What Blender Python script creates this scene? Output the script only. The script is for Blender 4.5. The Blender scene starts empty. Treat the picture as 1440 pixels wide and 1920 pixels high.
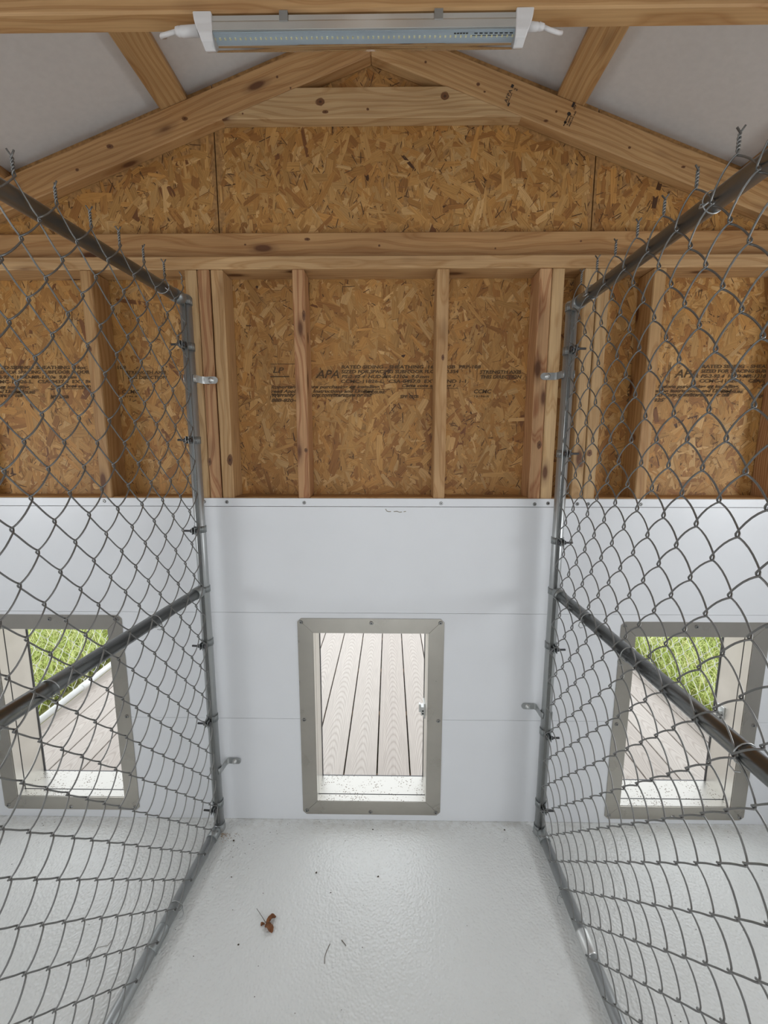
import bpy, bmesh, math, random
import numpy as np
from mathutils import Vector, Matrix
random.seed(7); RNG = np.random.default_rng(11)
SC = bpy.context.scene; COL = SC.collection
PI = math.pi

# ------------------------------------------------------------------ camera
CF, CYAW, CPIT, CROL = 805.06, -0.012974, 0.151243, 0.000742
CPOS = Vector((0.0150, -1.42131, 1.39027))
fw = Vector((math.sin(CYAW)*math.cos(CPIT), math.cos(CYAW)*math.cos(CPIT), -math.sin(CPIT)))
rt = Vector((math.cos(CYAW), -math.sin(CYAW), 0)); upv = rt.cross(fw)
r2 = rt*math.cos(CROL)+upv*math.sin(CROL); u2 = upv*math.cos(CROL)-rt*math.sin(CROL)
cd = bpy.data.cameras.new('camera'); cam = bpy.data.objects.new('camera', cd); COL.objects.link(cam)
cd.sensor_fit = 'HORIZONTAL'; cd.sensor_width = 36; cd.lens = CF/1440*36; cd.clip_start = 0.02
cam.matrix_world = Matrix(((r2.x,u2.x,-fw.x,CPOS.x),(r2.y,u2.y,-fw.y,CPOS.y),(r2.z,u2.z,-fw.z,CPOS.z),(0,0,0,1)))
SC.camera = cam
# ------------------------------------------------------------------ world, light, exposure
wd = bpy.data.worlds.new('overcast_sky'); SC.world = wd; wd.use_nodes = True
bg = wd.node_tree.nodes['Background']; bg.inputs[0].default_value = (0.93, 0.97, 1.0, 1); bg.inputs[1].default_value = 2.0
def area(name, loc, rot, sx, sy, power, col=(1,1,1)):
    l = bpy.data.lights.new(name, 'AREA'); l.shape = 'RECTANGLE'; l.size = sx; l.size_y = sy; l.energy = power; l.color = col
    o = bpy.data.objects.new(name, l); COL.objects.link(o); o.location = loc; o.rotation_euler = rot
    return o
# daylight entering by the two side windows and by the open doorway behind the camera
area('daylight_window_west', (-1.868, -0.95, 1.30), (0, -PI/2, 0), 0.48, 0.56, 7.0, (0.95, 0.98, 1.0))
area('daylight_window_east', (1.778, -0.95, 1.30), (0, PI/2, 0), 0.48, 0.56, 9.0, (0.95, 0.98, 1.0))
area('daylight_doorway', (0.0, -3.03, 1.05), (PI/2, 0, 0), 1.5, 1.96, 1.4, (1.0, 0.99, 0.97))
SC.view_settings.view_transform = 'Standard'; SC.view_settings.look = 'None'
SC.view_settings.exposure = 0.0; SC.view_settings.gamma = 1.0; SC.view_settings.use_curve_mapping = False

# ------------------------------------------------------------------ node helpers
def mat(name):
    m = bpy.data.materials.new(name); m.use_nodes = True
    return m, m.node_tree, m.node_tree.nodes['Principled BSDF']
def N(t, ty, **kw):
    n = t.nodes.new(ty)
    for k, v in kw.items():
        if k.startswith('i_'):
            key = k[2:]; key = int(key) if key.isdigit() else key.replace('_', ' ')
            n.inputs[key].default_value = v
        else: setattr(n, k, v)
    return n
def ramp(t, fac, stops):
    r = N(t, 'ShaderNodeValToRGB'); e = r.color_ramp.elements
    while len(e) > len(stops): e.remove(e[-1])
    while len(e) < len(stops): e.new(0.5)
    for el, (p, c) in zip(e, stops): el.position = p; el.color = (*c, 1)
    t.links.new(fac, r.inputs[0]); return r.outputs[0]
def mixc(t, fac, a, b, mode='MIX'):
    m = N(t, 'ShaderNodeMix', data_type='RGBA', blend_type=mode)
    for s, v in ((0, fac), (6, a), (7, b)):
        if hasattr(v, 'node'): t.links.new(v, m.inputs[s])
        else: m.inputs[s].default_value = v if s == 0 else (*v, 1)
    return m.outputs[2]
def scaled(t, vec, s, off=None):
    m = N(t, 'ShaderNodeMapping'); t.links.new(vec, m.inputs[0]); m.inputs['Scale'].default_value = s
    if off is not None: t.links.new(off, m.inputs['Location'])
    return m.outputs[0]
def bump(t, b, h, dist, strength=1.0):
    n = N(t, 'ShaderNodeBump'); n.inputs['Strength'].default_value = strength; n.inputs['Distance'].default_value = dist
    t.links.new(h, n.inputs['Height']); t.links.new(n.outputs[0], b.inputs['Normal'])
def objvec(t, k=7.3):
    tc = N(t, 'ShaderNodeTexCoord'); oi = N(t, 'ShaderNodeObjectInfo')
    mu = N(t, 'ShaderNodeVectorMath', operation='MULTIPLY'); t.links.new(oi.outputs['Random'], mu.inputs[0]); mu.inputs[1].default_value = (k*3, k, k*2)
    ad = N(t, 'ShaderNodeVectorMath', operation='ADD'); t.links.new(tc.outputs['Object'], ad.inputs[0]); t.links.new(mu.outputs[0], ad.inputs[1])
    return tc.outputs['Object'], ad.outputs[0], oi.outputs['Random']

def pine_mat(name, light, dark, knot=(0.12, 0.045, 0.015), ringscale=26):
    m, t, b = mat(name); o, v, rnd = objvec(t)
    # growth rings: wave rings about a wandering axis, cut by the faces of the board
    cen = N(t, 'ShaderNodeVectorMath', operation='SUBTRACT'); t.links.new(o, cen.inputs[0])
    mr = N(t, 'ShaderNodeMapRange'); t.links.new(rnd, mr.inputs[0]); mr.inputs[3].default_value = -0.05; mr.inputs[4].default_value = 0.05
    cb = N(t, 'ShaderNodeCombineXYZ'); t.links.new(mr.outputs[0], cb.inputs[1]); cb.inputs[2].default_value = 0.045; t.links.new(cb.outputs[0], cen.inputs[1])
    ns = N(t, 'ShaderNodeTexNoise', i_Scale=1.0, i_Detail=2.0); t.links.new(scaled(t, v, (2.2, 9, 9)), ns.inputs['Vector'])
    sub = N(t, 'ShaderNodeVectorMath', operation='SUBTRACT'); t.links.new(ns.outputs['Color'], sub.inputs[0]); sub.inputs[1].default_value = (.5, .5, .5)
    ml = N(t, 'ShaderNodeVectorMath', operation='MULTIPLY'); t.links.new(sub.outputs[0], ml.inputs[0]); ml.inputs[1].default_value = (0, .07, .07)
    ad = N(t, 'ShaderNodeVectorMath', operation='ADD'); t.links.new(cen.outputs[0], ad.inputs[0]); t.links.new(ml.outputs[0], ad.inputs[1])
    wv = N(t, 'ShaderNodeTexWave', wave_type='RINGS', rings_direction='X', i_Scale=ringscale, i_Distortion=1.2, i_Detail=2.0)
    wv.inputs['Detail Scale'].default_value = 1.5
    t.links.new(scaled(t, ad.outputs[0], (.03, 1, 1)), wv.inputs['Vector'])
    c = ramp(t, wv.outputs['Fac'], [(0.0, light), (0.55, tuple(l*.95+d*.05 for l, d in zip(light, dark))), (0.92, dark), (1.0, tuple(l*.5+d*.5 for l, d in zip(light, dark)))])
    fn = N(t, 'ShaderNodeTexNoise', i_Scale=1.0, i_Detail=3.0); t.links.new(scaled(t, v, (6, 260, 260)), fn.inputs['Vector'])
    c = mixc(t, 1.0, c, ramp(t, fn.outputs['Fac'], [(0.3, (.86, .84, .82)), (0.7, (1.06, 1.06, 1.06))]), 'MULTIPLY')
    bn = N(t, 'ShaderNodeTexNoise', i_Scale=1.0, i_Detail=3.0); t.links.new(scaled(t, v, (3, 14, 14)), bn.inputs['Vector'])
    c = mixc(t, 1.0, c, ramp(t, bn.outputs['Fac'], [(0.25, (.82, .74, .66)), (0.75, (1.08, 1.05, 1.0))]), 'MULTIPLY')
    tint = ramp(t, rnd, [(0, (.86, .80, .74)), (.35, (1.0, .98, .95)), (.7, (1.08, 1.06, 1.05)), (1, (.98, .88, .80))])
    c = mixc(t, 1.0, c, tint, 'MULTIPLY')
    vo = N(t, 'ShaderNodeTexVoronoi', i_Scale=1.0); t.links.new(scaled(t, v, (4.6, 13, 13)), vo.inputs['Vector'])
    kf = ramp(t, vo.outputs['Distance'], [(0.10, (1, 1, 1)), (0.16, (.35, .35, .35)), (0.27, (0, 0, 0))])
    c = mixc(t, kf, c, knot)
    t.links.new(c, b.inputs['Base Color']); b.inputs['Roughness'].default_value = .62
    bump(t, b, fn.outputs['Fac'], .0006, .5)
    return m
PINE = pine_mat('pine_lumber', (.56, .40, .22), (.44, .28, .13))
PINE_RED = pine_mat('reddish_pine_lumber', (.53, .335, .18), (.34, .155, .068), ringscale=34)
PINE_WARM = pine_mat('warm_pine_lumber', (.50, .325, .155), (.39, .222, .09), ringscale=20)

def steel_mat(name, col, rough, metal=1.0, aniso_scale=None, spot=0.12):
    m, t, b = mat(name); tc = N(t, 'ShaderNodeTexCoord')
    ns = N(t, 'ShaderNodeTexNoise', i_Scale=9.0, i_Detail=5.0); t.links.new(tc.outputs['Object'], ns.inputs['Vector'])
    c = ramp(t, ns.outputs['Fac'], [(0.3, tuple(x*(1-spot) for x in col)), (0.7, col)])
    t.links.new(c, b.inputs['Base Color']); b.inputs['Metallic'].default_value = metal
    rr = N(t, 'ShaderNodeMapRange'); t.links.new(ns.outputs['Fac'], rr.inputs[0]); rr.inputs[3].default_value = rough*.8; rr.inputs[4].default_value = rough*1.25
    t.links.new(rr.outputs[0], b.inputs['Roughness'])
    if aniso_scale:
        n2 = N(t, 'ShaderNodeTexNoise', i_Scale=1.0, i_Detail=2.0); t.links.new(scaled(t, tc.outputs['Object'], aniso_scale), n2.inputs['Vector'])
        bump(t, b, n2.outputs['Fac'], .0003, .25)
    return m
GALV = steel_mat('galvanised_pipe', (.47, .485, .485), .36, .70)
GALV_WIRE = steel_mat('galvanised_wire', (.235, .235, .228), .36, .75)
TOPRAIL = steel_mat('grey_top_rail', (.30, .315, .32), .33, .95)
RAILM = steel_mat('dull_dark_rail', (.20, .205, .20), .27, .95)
GALV_BRIGHT = steel_mat('bright_zinc', (.72, .73, .72), .35, .8)
BAND = steel_mat('dull_zinc_band', (.36, .38, .38), .45, .85)
BOLT = steel_mat('dark_bolt_steel', (.10, .10, .105), .45, .7)
STEEL = steel_mat('brushed_stainless', (.48, .455, .41), .28, 1.0, (220, 220, 3))
SCREW = steel_mat('screw_steel', (.36, .36, .35), .3, 1.0)
ALU = steel_mat('aluminium_housing', (.62, .61, .58), .3, 1.0, (2, 300, 300))

def liner_mat():
    m, t, b = mat('liner_stainless'); tc = N(t, 'ShaderNodeTexCoord')
    vo = N(t, 'ShaderNodeTexVoronoi', i_Scale=120.0); t.links.new(tc.outputs['Object'], vo.inputs['Vector'])
    ns = N(t, 'ShaderNodeTexNoise', i_Scale=16.0, i_Detail=3.0); t.links.new(tc.outputs['Object'], ns.inputs['Vector'])
    sp = ramp(t, vo.outputs['Distance'], [(0.22, (1, 1, 1)), (0.32, (0, 0, 0))])
    ga = ramp(t, ns.outputs['Fac'], [(0.42, (0, 0, 0)), (0.52, (1, 1, 1))])
    f = mixc(t, 1.0, sp, ga, 'MULTIPLY')
    c = mixc(t, f, (.56, .545, .51), (.20, .17, .14)); t.links.new(c, b.inputs['Base Color'])
    b.inputs['Metallic'].default_value = .75; b.inputs['Roughness'].default_value = .36
    return m
LINER = liner_mat()
JAMB = steel_mat('jamb_stainless', (.74, .72, .67), .34, .85, (3, 220, 220))

def plain(name, col, rough=.5, metal=0.0, var=.06, scale=30, bd=0):
    m, t, b = mat(name); tc = N(t, 'ShaderNodeTexCoord')
    ns = N(t, 'ShaderNodeTexNoise', i_Scale=scale, i_Detail=4.0); t.links.new(tc.outputs['Object'], ns.inputs['Vector'])
    c = ramp(t, ns.outputs['Fac'], [(0.3, tuple(x*(1-var) for x in col)), (0.7, tuple(min(1, x*(1+var)) for x in col))])
    t.links.new(c, b.inputs['Base Color']); b.inputs['Roughness'].default_value = rough; b.inputs['Metallic'].default_value = metal
    if bd: bump(t, b, ns.outputs['Fac'], bd, .6)
    return m
LINING = plain('white_pvc_lining', (.80, .815, .84), .34, var=.018, scale=5)
WPLAST = plain('white_plastic', (.66, .635, .625), .4, var=.02)
CEILM = plain('white_ceiling_sheet', (.66, .63, .60), .6, var=.03, scale=60, bd=.0006)
BLACK = plain('hollow_shade', (.012, .012, .014), .5)  # black colour for the shade inside gaps, recesses and holes
INK = plain('stamp_ink', (.10, .058, .026), .8, var=.45, scale=160)
INKB = plain('black_stamp_ink', (.03, .022, .018), .8, var=.3, scale=200)
SIDING = plain('outer_siding', (.5, .5, .48), .6)
DIRT = plain('dark_dirt', (.06, .045, .03), .9, var=.4, scale=200)
RUST = plain('rusty_dirt', (.42, .27, .15), .9, var=.3, scale=200)
LEAF = plain('dead_leaf', (.20, .075, .022), .6, var=.5, scale=120)
TWIG = plain('dry_twig', (.12, .09, .06), .8, var=.3, scale=90)
HAIRM = plain('grey_hair_strand', (.35, .33, .30), .6)
SCUFF = plain('brown_scuff', (.33, .30, .24), .8, var=.3, scale=90)
PCB = plain('led_board', (.50, .58, .64), .4, var=.03)
LEDY = plain('led_chip', (.86, .80, .50), .3, var=.03)
SOIL = plain('soil_and_thatch', (.20, .20, .07), .95, var=.4, scale=18, bd=.01)

def floor_mat():
    m, t, b = mat('pebbled_white_floor'); tc = N(t, 'ShaderNodeTexCoord')
    n1 = N(t, 'ShaderNodeTexVoronoi', feature='SMOOTH_F1', i_Scale=150.0); t.links.new(tc.outputs['Object'], n1.inputs['Vector'])
    n2 = N(t, 'ShaderNodeTexNoise', i_Scale=2.6, i_Detail=4.0); t.links.new(tc.outputs['Object'], n2.inputs['Vector'])
    c = ramp(t, n2.outputs['Fac'], [(0.3, (.77, .785, .77)), (0.7, (.83, .845, .835))])
    sx = N(t, 'ShaderNodeSeparateXYZ'); t.links.new(tc.outputs['Object'], sx.inputs[0])
    # dust gathered along the foot of the back wall
    mr = N(t, 'ShaderNodeMapRange'); t.links.new(sx.outputs[1], mr.inputs[0]); mr.inputs[1].default_value = -.075; mr.inputs[2].default_value = 0.0
    n3 = N(t, 'ShaderNodeTexNoise', i_Scale=45.0, i_Detail=6.0); t.links.new(tc.outputs['Object'], n3.inputs['Vector'])
    mm = N(t, 'ShaderNodeMath', operation='MULTIPLY'); t.links.new(mr.outputs[0], mm.inputs[0]); t.links.new(ramp(t, n3.outputs['Fac'], [(0.45, (0, 0, 0)), (0.75, (.42, .42, .42))]), mm.inputs[1])
    c = mixc(t, mm.outputs[0], c, (.47, .43, .36))
    t.links.new(c, b.inputs['Base Color']); b.inputs['Roughness'].default_value = .17
    iv = N(t, 'ShaderNodeMath', operation='SUBTRACT'); iv.inputs[0].default_value = 1.0; t.links.new(n1.outputs['Distance'], iv.inputs[1])
    bump(t, b, iv.outputs[0], .0024, 1.0)
    return m
FLOORM = floor_mat()

def osb_mat():
    m, t, b = mat('osb_strand'); at = N(t, 'ShaderNodeAttribute', attribute_name='tint')
    uv = N(t, 'ShaderNodeUVMap', uv_map='grain')
    ns = N(t, 'ShaderNodeTexNoise', i_Scale=1.0, i_Detail=3.0); t.links.new(scaled(t, uv.outputs[0], (14, 420, 1)), ns.inputs['Vector'])
    c = mixc(t, 1.0, at.outputs['Color'], ramp(t, ns.outputs['Fac'], [(0.25, (.66, .62, .58)), (0.7, (1.12, 1.12, 1.12))]), 'MULTIPLY')
    t.links.new(c, b.inputs['Base Color']); b.inputs['Roughness'].default_value = .58
    bump(t, b, ns.outputs['Fac'], .0004, .4)
    return m
OSBM = osb_mat()
OSBBASE = plain('osb_core', (.36, .19, .065), .7, var=.35, scale=70)

def deck_mat():
    m, t, b = mat('composite_decking'); o, v, rnd = objvec(t)
    ns = N(t, 'ShaderNodeTexNoise', i_Scale=1.0, i_Detail=2.0); t.links.new(scaled(t, v, (2.0, 10, 10)), ns.inputs['Vector'])
    sub = N(t, 'ShaderNodeVectorMath', operation='SUBTRACT'); t.links.new(ns.outputs['Color'], sub.inputs[0]); sub.inputs[1].default_value = (.5, .5, .5)
    ml = N(t, 'ShaderNodeVectorMath', operation='MULTIPLY'); t.links.new(sub.outputs[0], ml.inputs[0]); ml.inputs[1].default_value = (0.02, .03, .0)
    ad = N(t, 'ShaderNodeVectorMath', operation='ADD'); t.links.new(o, ad.inputs[0]); t.links.new(ml.outputs[0], ad.inputs[1])
    # embossed cathedral arches: |y| pushed along x
    sx = N(t, 'ShaderNodeSeparateXYZ'); t.links.new(ad.outputs[0], sx.inputs[0])
    ab = N(t, 'ShaderNodeMath', operation='MULTIPLY'); t.links.new(sx.outputs[1], ab.inputs[0]); t.links.new(sx.outputs[1], ab.inputs[1])
    pw = N(t, 'ShaderNodeMath', operation='MULTIPLY'); t.links.new(ab.outputs[0], pw.inputs[0]); pw.inputs[1].default_value = -95.0
    sm = N(t, 'ShaderNodeMath', operation='ADD'); t.links.new(sx.outputs[0], sm.inputs[0]); t.links.new(pw.outputs[0], sm.inputs[1])
    r7 = N(t, 'ShaderNodeMath', operation='ADD'); t.links.new(sm.outputs[0], r7.inputs[0]); t.links.new(rnd, r7.inputs[1])
    fq = N(t, 'ShaderNodeMath', operation='MULTIPLY'); t.links.new(r7.outputs[0], fq.inputs[0]); fq.inputs[1].default_value = 120.0
    sn = N(t, 'ShaderNodeMath', operation='SINE'); t.links.new(fq.outputs[0], sn.inputs[0])
    s01 = N(t, 'ShaderNodeMapRange'); t.links.new(sn.outputs[0], s01.inputs[0]); s01.inputs[1].default_value = -1
    fn = N(t, 'ShaderNodeTexNoise', i_Scale=1.0, i_Detail=3.0); t.links.new(scaled(t, v, (9, 330, 330)), fn.inputs['Vector'])
    c = ramp(t, s01.outputs[0], [(0.0, (.44, .39, .35)), (0.30, (.515, .468, .425)), (1.0, (.545, .50, .458))])
    c = mixc(t, 1.0, c, ramp(t, fn.outputs['Fac'], [(0.3, (.84, .83, .83)), (0.7, (1.05, 1.05, 1.05))]), 'MULTIPLY')
    c = mixc(t, 1.0, c, ramp(t, rnd, [(0, (.93, .91, .90)), (1, (1.05, 1.05, 1.05))]), 'MULTIPLY')
    t.links.new(c, b.inputs['Base Color']); b.inputs['Roughness'].default_value = .5
    bump(t, b, s01.outputs[0], .0005, .4)
    return m
DECKM = deck_mat()

def grass_mat():
    m, t, b = mat('grass_blade'); at = N(t, 'ShaderNodeAttribute', attribute_name='tint')
    t.links.new(at.outputs['Color'], b.inputs['Base Color']); b.inputs['Roughness'].default_value = .5
    b.inputs['Transmission Weight'].default_value = 0.0
    return m
GRASSM = grass_mat()
def lens_mat():
    m, t, b = mat('clear_lens'); b.inputs['Base Color'].default_value = (.93, .95, .96, 1)
    b.inputs['Transmission Weight'].default_value = 1.0; b.inputs['Roughness'].default_value = .015; b.inputs['IOR'].default_value = 1.12
    return m
LENS = lens_mat()

# ------------------------------------------------------------------ object helpers
def wl(o):
    v = Vector((0, 0, 0))
    while o is not None: v += o.location; o = o.parent
    return v
def tag(o, label=None, cat=None, group=None, kind=None):
    for k, v in (('label', label), ('category', cat), ('group', group), ('kind', kind)):
        if v: o[k] = v
    return o
def empty(name, loc=(0, 0, 0), **kw):
    o = bpy.data.objects.new(name, None); COL.objects.link(o); o.location = loc; o.empty_display_size = .05
    return tag(o, **kw)
def link(name, me, parent=None, loc=(0, 0, 0), rot=(0, 0, 0)):
    o = bpy.data.objects.new(name, me); COL.objects.link(o); o.parent = parent; o.location = loc; o.rotation_euler = rot
    return o
class MB:
    def __init__(s): s.v = []; s.f = []; s.sm = []
    def add(s, vs, fs, smooth=False):
        n = len(s.v); s.v += [tuple(x) for x in vs]; s.f += [tuple(i+n for i in f) for f in fs]; s.sm += [smooth]*len(fs); return s
    def box(s, x0, x1, y0, y1, z0, z1):
        return s.add([(x0,y0,z0),(x1,y0,z0),(x1,y1,z0),(x0,y1,z0),(x0,y0,z1),(x1,y0,z1),(x1,y1,z1),(x0,y1,z1)],
                     [(0,3,2,1),(4,5,6,7),(0,1,5,4),(1,2,6,5),(2,3,7,6),(3,0,4,7)])
    def prism(s, poly, y0, y1):          # polygon in x,z extruded along y; counter-clockwise seen from -y
        n = len(poly); vs = [(x, y0, z) for x, z in poly]+[(x, y1, z) for x, z in poly]
        return s.add(vs, [tuple(range(n)), tuple(range(2*n-1, n-1, -1))]+[(i, n+i, n+(i+1) % n, (i+1) % n) for i in range(n)])
    def prismz(s, poly, z0, z1):         # polygon in x,y extruded along z
        n = len(poly); vs = [(x, y, z0) for x, y in poly]+[(x, y, z1) for x, y in poly]
        return s.add(vs, [tuple(range(n-1, -1, -1)), tuple(range(n, 2*n))]+[(i, (i+1) % n, n+(i+1) % n, n+i) for i in range(n)])
    def tube(s, pts, r, n=8, cap=True, smooth=True, closed=False):
        P = [Vector(p) for p in pts]; m = len(P); rr = r if isinstance(r, (list, tuple)) else [r]*m
        T = []
        for i in range(m):
            if closed: d = P[(i+1) % m]-P[i-1]
            else: d = P[min(i+1, m-1)]-P[max(i-1, 0)]
            T.append(d.normalized())
        a = Vector((0, 0, 1)) if abs(T[0].z) < .9 else Vector((1, 0, 0)); nv = (a-T[0]*a.dot(T[0])).normalized()
        vs = []
        for i in range(m):
            nv = (nv-T[i]*nv.dot(T[i])).normalized(); bv = T[i].cross(nv)
            for k in range(n):
                an = 2*PI*k/n; vs.append(P[i]+(nv*math.cos(an)+bv*math.sin(an))*rr[i])
        fs = [(i*n+k, i*n+(k+1) % n, (i+1)*n+(k+1) % n, (i+1)*n+k) for i in range(m-1) for k in range(n)]
        if closed: fs += [((m-1)*n+k, (m-1)*n+(k+1) % n, (k+1) % n, k) for k in range(n)]
        s.add(vs, fs, smooth)
        if cap and not closed:
            b = len(s.v)-len(vs); s.f += [tuple(b+k for k in range(n-1, -1, -1)), tuple(b+(m-1)*n+k for k in range(n))]; s.sm += [False, False]
        return s
    def strip(s, pts, th, z0, z1):       # bent flat bar: path in x,y, height along z
        L, R = [], []
        P = [Vector((p[0], p[1])) for p in pts]
        for i, p in enumerate(P):
            d = (P[min(i+1, len(P)-1)]-P[max(i-1, 0)]).normalized(); nn = Vector((-d.y, d.x))*th/2
            L.append(p+nn); R.append(p-nn)
        for i in range(len(P)-1):
            q = [L[i], L[i+1], R[i+1], R[i]]
            s.add([(x.x, x.y, z0) for x in q]+[(x.x, x.y, z1) for x in q], [(0,1,2,3),(7,6,5,4),(0,4,5,1),(1,5,6,2),(2,6,7,3),(3,7,4,0)])
        return s
    def mesh(s, name, m):
        me = bpy.data.meshes.new(name); me.from_pydata(s.v, [], s.f)
        me.polygons.foreach_set('use_smooth', s.sm); me.materials.append(m); me.update()
        bm = bmesh.new(); bm.from_mesh(me); bmesh.ops.recalc_face_normals(bm, faces=bm.faces); bm.to_mesh(me); bm.free()
        return me
    def build(s, name, m, parent=None, bev=0, local=False, seg=1):
        off = Vector((0, 0, 0)) if (local or parent is None) else wl(parent)
        if off.length: s.v = [(x-off.x, y-off.y, z-off.z) for x, y, z in s.v]
        me = s.mesh(name, m)
        if bev: bevel(me, bev, seg)
        return link(name, me, parent)
def bevel(me, w, seg=1):
    bm = bmesh.new(); bm.from_mesh(me)
    bmesh.ops.bevel(bm, geom=bm.edges[:], offset=w, segments=seg, affect='EDGES', profile=.5, clamp_overlap=True)
    bm.to_mesh(me); bm.free()
def basis(ex, ey, ez, loc):
    return Matrix(((ex[0],ey[0],ez[0],loc[0]),(ex[1],ey[1],ez[1],loc[1]),(ex[2],ey[2],ez[2],loc[2]),(0,0,0,1)))
def lumber(name, parent, p0, p1, w, t, wdir, m, bev=.003):
    """a board with its length on local x, width w on local z, thickness t on local y"""
    p0, p1 = Vector(p0), Vector(p1); ex = (p1-p0).normalized(); ez = Vector(wdir); ez = (ez-ex*ez.dot(ex)).normalized(); ey = ez.cross(ex)
    L = (p1-p0).length; me = MB().box(-L/2, L/2, -t/2, t/2, -w/2, w/2).mesh(name, m)
    if bev: bevel(me, bev)
    o = link(name, me, parent); o.matrix_local = basis(ex, ey, ez, (p0+p1)/2-(wl(parent) if parent else Vector((0, 0, 0))))
    return o
def circ(n, r, c=(0, 0), a0=0.0):
    return [(c[0]+r*math.cos(a0+2*PI*i/n), c[1]+r*math.sin(a0+2*PI*i/n)) for i in range(n)]

# ------------------------------------------------------------------ building dimensions (metres)
F, OSB, OT = .012, .101, .011               # stud face, sheathing face, sheathing thickness
XL, XR, YB = -1.875, 1.785, -3.05           # side walls, wall behind the camera
RX, RZ, SL = -.045, 2.650, .362             # ridge, top of rafters, slope
TH = math.atan(SL); CT, ST = math.cos(TH), math.sin(TH)
def rtop(x): return RZ-SL*abs(x-RX)
DOORS = [(-1.180, .008), (-.0495, 0.0), (1.074, -.006)]      # centre x, height offset
HW, HZ0, HZ1 = .203, .080, .745             # clear opening of the dog doors

# ------------------------------------------------------------------ floor
fl = MB().box(XL, XR, YB, 0.012, -.06, 0.0).build('floor', FLOORM)
tag(fl, 'white pebbled glossy floor of the kennel shed', 'floor', kind='structure')

# ------------------------------------------------------------------ back wall
wb = empty('wall_back', (0, 0, 0), label='back wall of studs and strand board above white lining', cat='wall', kind='structure')
def cut_rows(x0, x1, z0, z1, holes):
    """rectangle with rectangular holes -> list of boxes"""
    xs = sorted({x0, x1, *[h[0] for h in holes], *[h[1] for h in holes]}); zs = sorted({z0, z1, *[h[2] for h in holes], *[h[3] for h in holes]})
    xs = [x for x in xs if x0 <= x <= x1]; zs = [z for z in zs if z0 <= z <= z1]; out = []
    for a, b in zip(xs, xs[1:]):
        run = None
        for c, d in zip(zs, zs[1:]):
            if any(h[0] < (a+b)/2 < h[1] and h[2] < (c+d)/2 < h[3] for h in holes):
                if run: out.append((a, b, *run)); run = None
            else: run = (run[0], d) if run else (c, d)
        if run: out.append((a, b, *run))
    return out
HOLES = [(c-HW-.004, c+HW+.004, HZ0+dz-.006, HZ1+dz+.006) for c, dz in DOORS]
def osb_tint(n):
    pal = np.array([(.50,.29,.095),(.56,.345,.13),(.45,.24,.07),(.63,.42,.19),(.36,.175,.05),(.52,.285,.085),(.22,.095,.032),(.08,.035,.013)])
    pr = np.array([.30,.19,.18,.08,.135,.105,.008,.002])
    k = RNG.choice(len(pal), n, p=pr); c = pal[k]*RNG.uniform(.86, 1.12, (n, 1))*np.array([.95, .865, .76]); return c
def strands(name, parent, x0, x1, z0, z1, dens, inside):
    """the pressed wood strands on the face of one sheet, each with its own outline, grain and colour"""
    vs, fs, cols, uvs = [], [], [], []
    n = int((x1-x0)*(z1-z0)*dens)
    cs = osb_tint(n)
    for i in range(n):
        cx, cz = random.uniform(x0, x1), random.uniform(z0, z1)
        sliver = random.random() < .30
        if sliver: L, W = random.uniform(.010, .045), random.uniform(.0012, .0035)
        else:
            L = random.uniform(.040, .125); W = random.uniform(.008, .030)
            if random.random() < .3: L *= .5; W *= .6
        a = random.gauss(PI/2, .55) if random.random() < .45 else random.uniform(0, PI)
        ca, sa = math.cos(a), math.sin(a); h = .0003+.0008*i/n
        e = lambda s: s*random.uniform(.6, 1.0)
        pts = [(-L/2*random.uniform(.75, 1), -W/2*e(1)), (0, -W/2*random.uniform(.85, 1.1)), (L/2*random.uniform(.75, 1), -W/2*e(1)),
               (L/2*random.uniform(.7, 1.05), random.uniform(-.2, .2)*W), (L/2*random.uniform(.7, 1), W/2*e(1)), (0, W/2*random.uniform(.85, 1.1)),
               (-L/2*random.uniform(.75, 1), W/2*e(1)), (-L/2*random.uniform(.7, 1.05), random.uniform(-.2, .2)*W)]
        tl = random.uniform(-.007, .007); tw = random.uniform(-.02, .02)
        P = []
        for (u, w) in pts: P.append((cx+u*ca-w*sa, OSB-h-u*tl-w*tw, cz+u*sa+w*ca))
        if not all(inside(q[0]+o1, q[2]+o2) for q in P for o1, o2 in ((-.002, 0), (.002, 0), (0, .002))): continue
        if not sliver and random.random() < .50:      # resin-dark crack showing beside the strand's edge
            an = random.uniform(0, 2*PI); sh_ = random.uniform(.0006, .0016); ox, oz = sh_*math.cos(an), sh_*math.sin(an)
            b = len(vs); vs += [(q[0]+ox, q[1]+.00012, q[2]+oz) for q in P]; fs.append(tuple(range(b, b+8)))
            k_ = random.uniform(.6, 1.9); cols += [(.105*k_, .045*k_, .014*k_, 1.0)]*8; uvs += pts
        b = len(vs); vs += P; fs.append(tuple(range(b, b+8)))
        if sliver: c = (.10, .045, .016) if random.random() < .75 else (.28, .13, .045)
        else: c = cs[i]
        cols += [(c[0], c[1], c[2], 1.0)]*8
        ro = random.uniform(0, 50); uvs += [(u+ro, w+ro) for u, w in pts]
    # keep every strand facing the room
    me = bpy.data.meshes.new(name); me.from_pydata(vs, [], fs); me.materials.append(OSBM)
    ca_ = me.color_attributes.new('tint', 'FLOAT_COLOR', 'CORNER'); ca_.data.foreach_set('color', np.array(cols, np.float32).ravel())
    uvl = me.uv_layers.new(name='grain'); uvl.data.foreach_set('uv', np.array(uvs, np.float32).ravel()); me.update()
    o = link(name, me, parent); o['kind'] = 'stuff'; return o
SHEETS = [(-1.765, -.5475), (-.5435, .6635), (.6675, 1.785)]
sheet_objs = []
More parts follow.
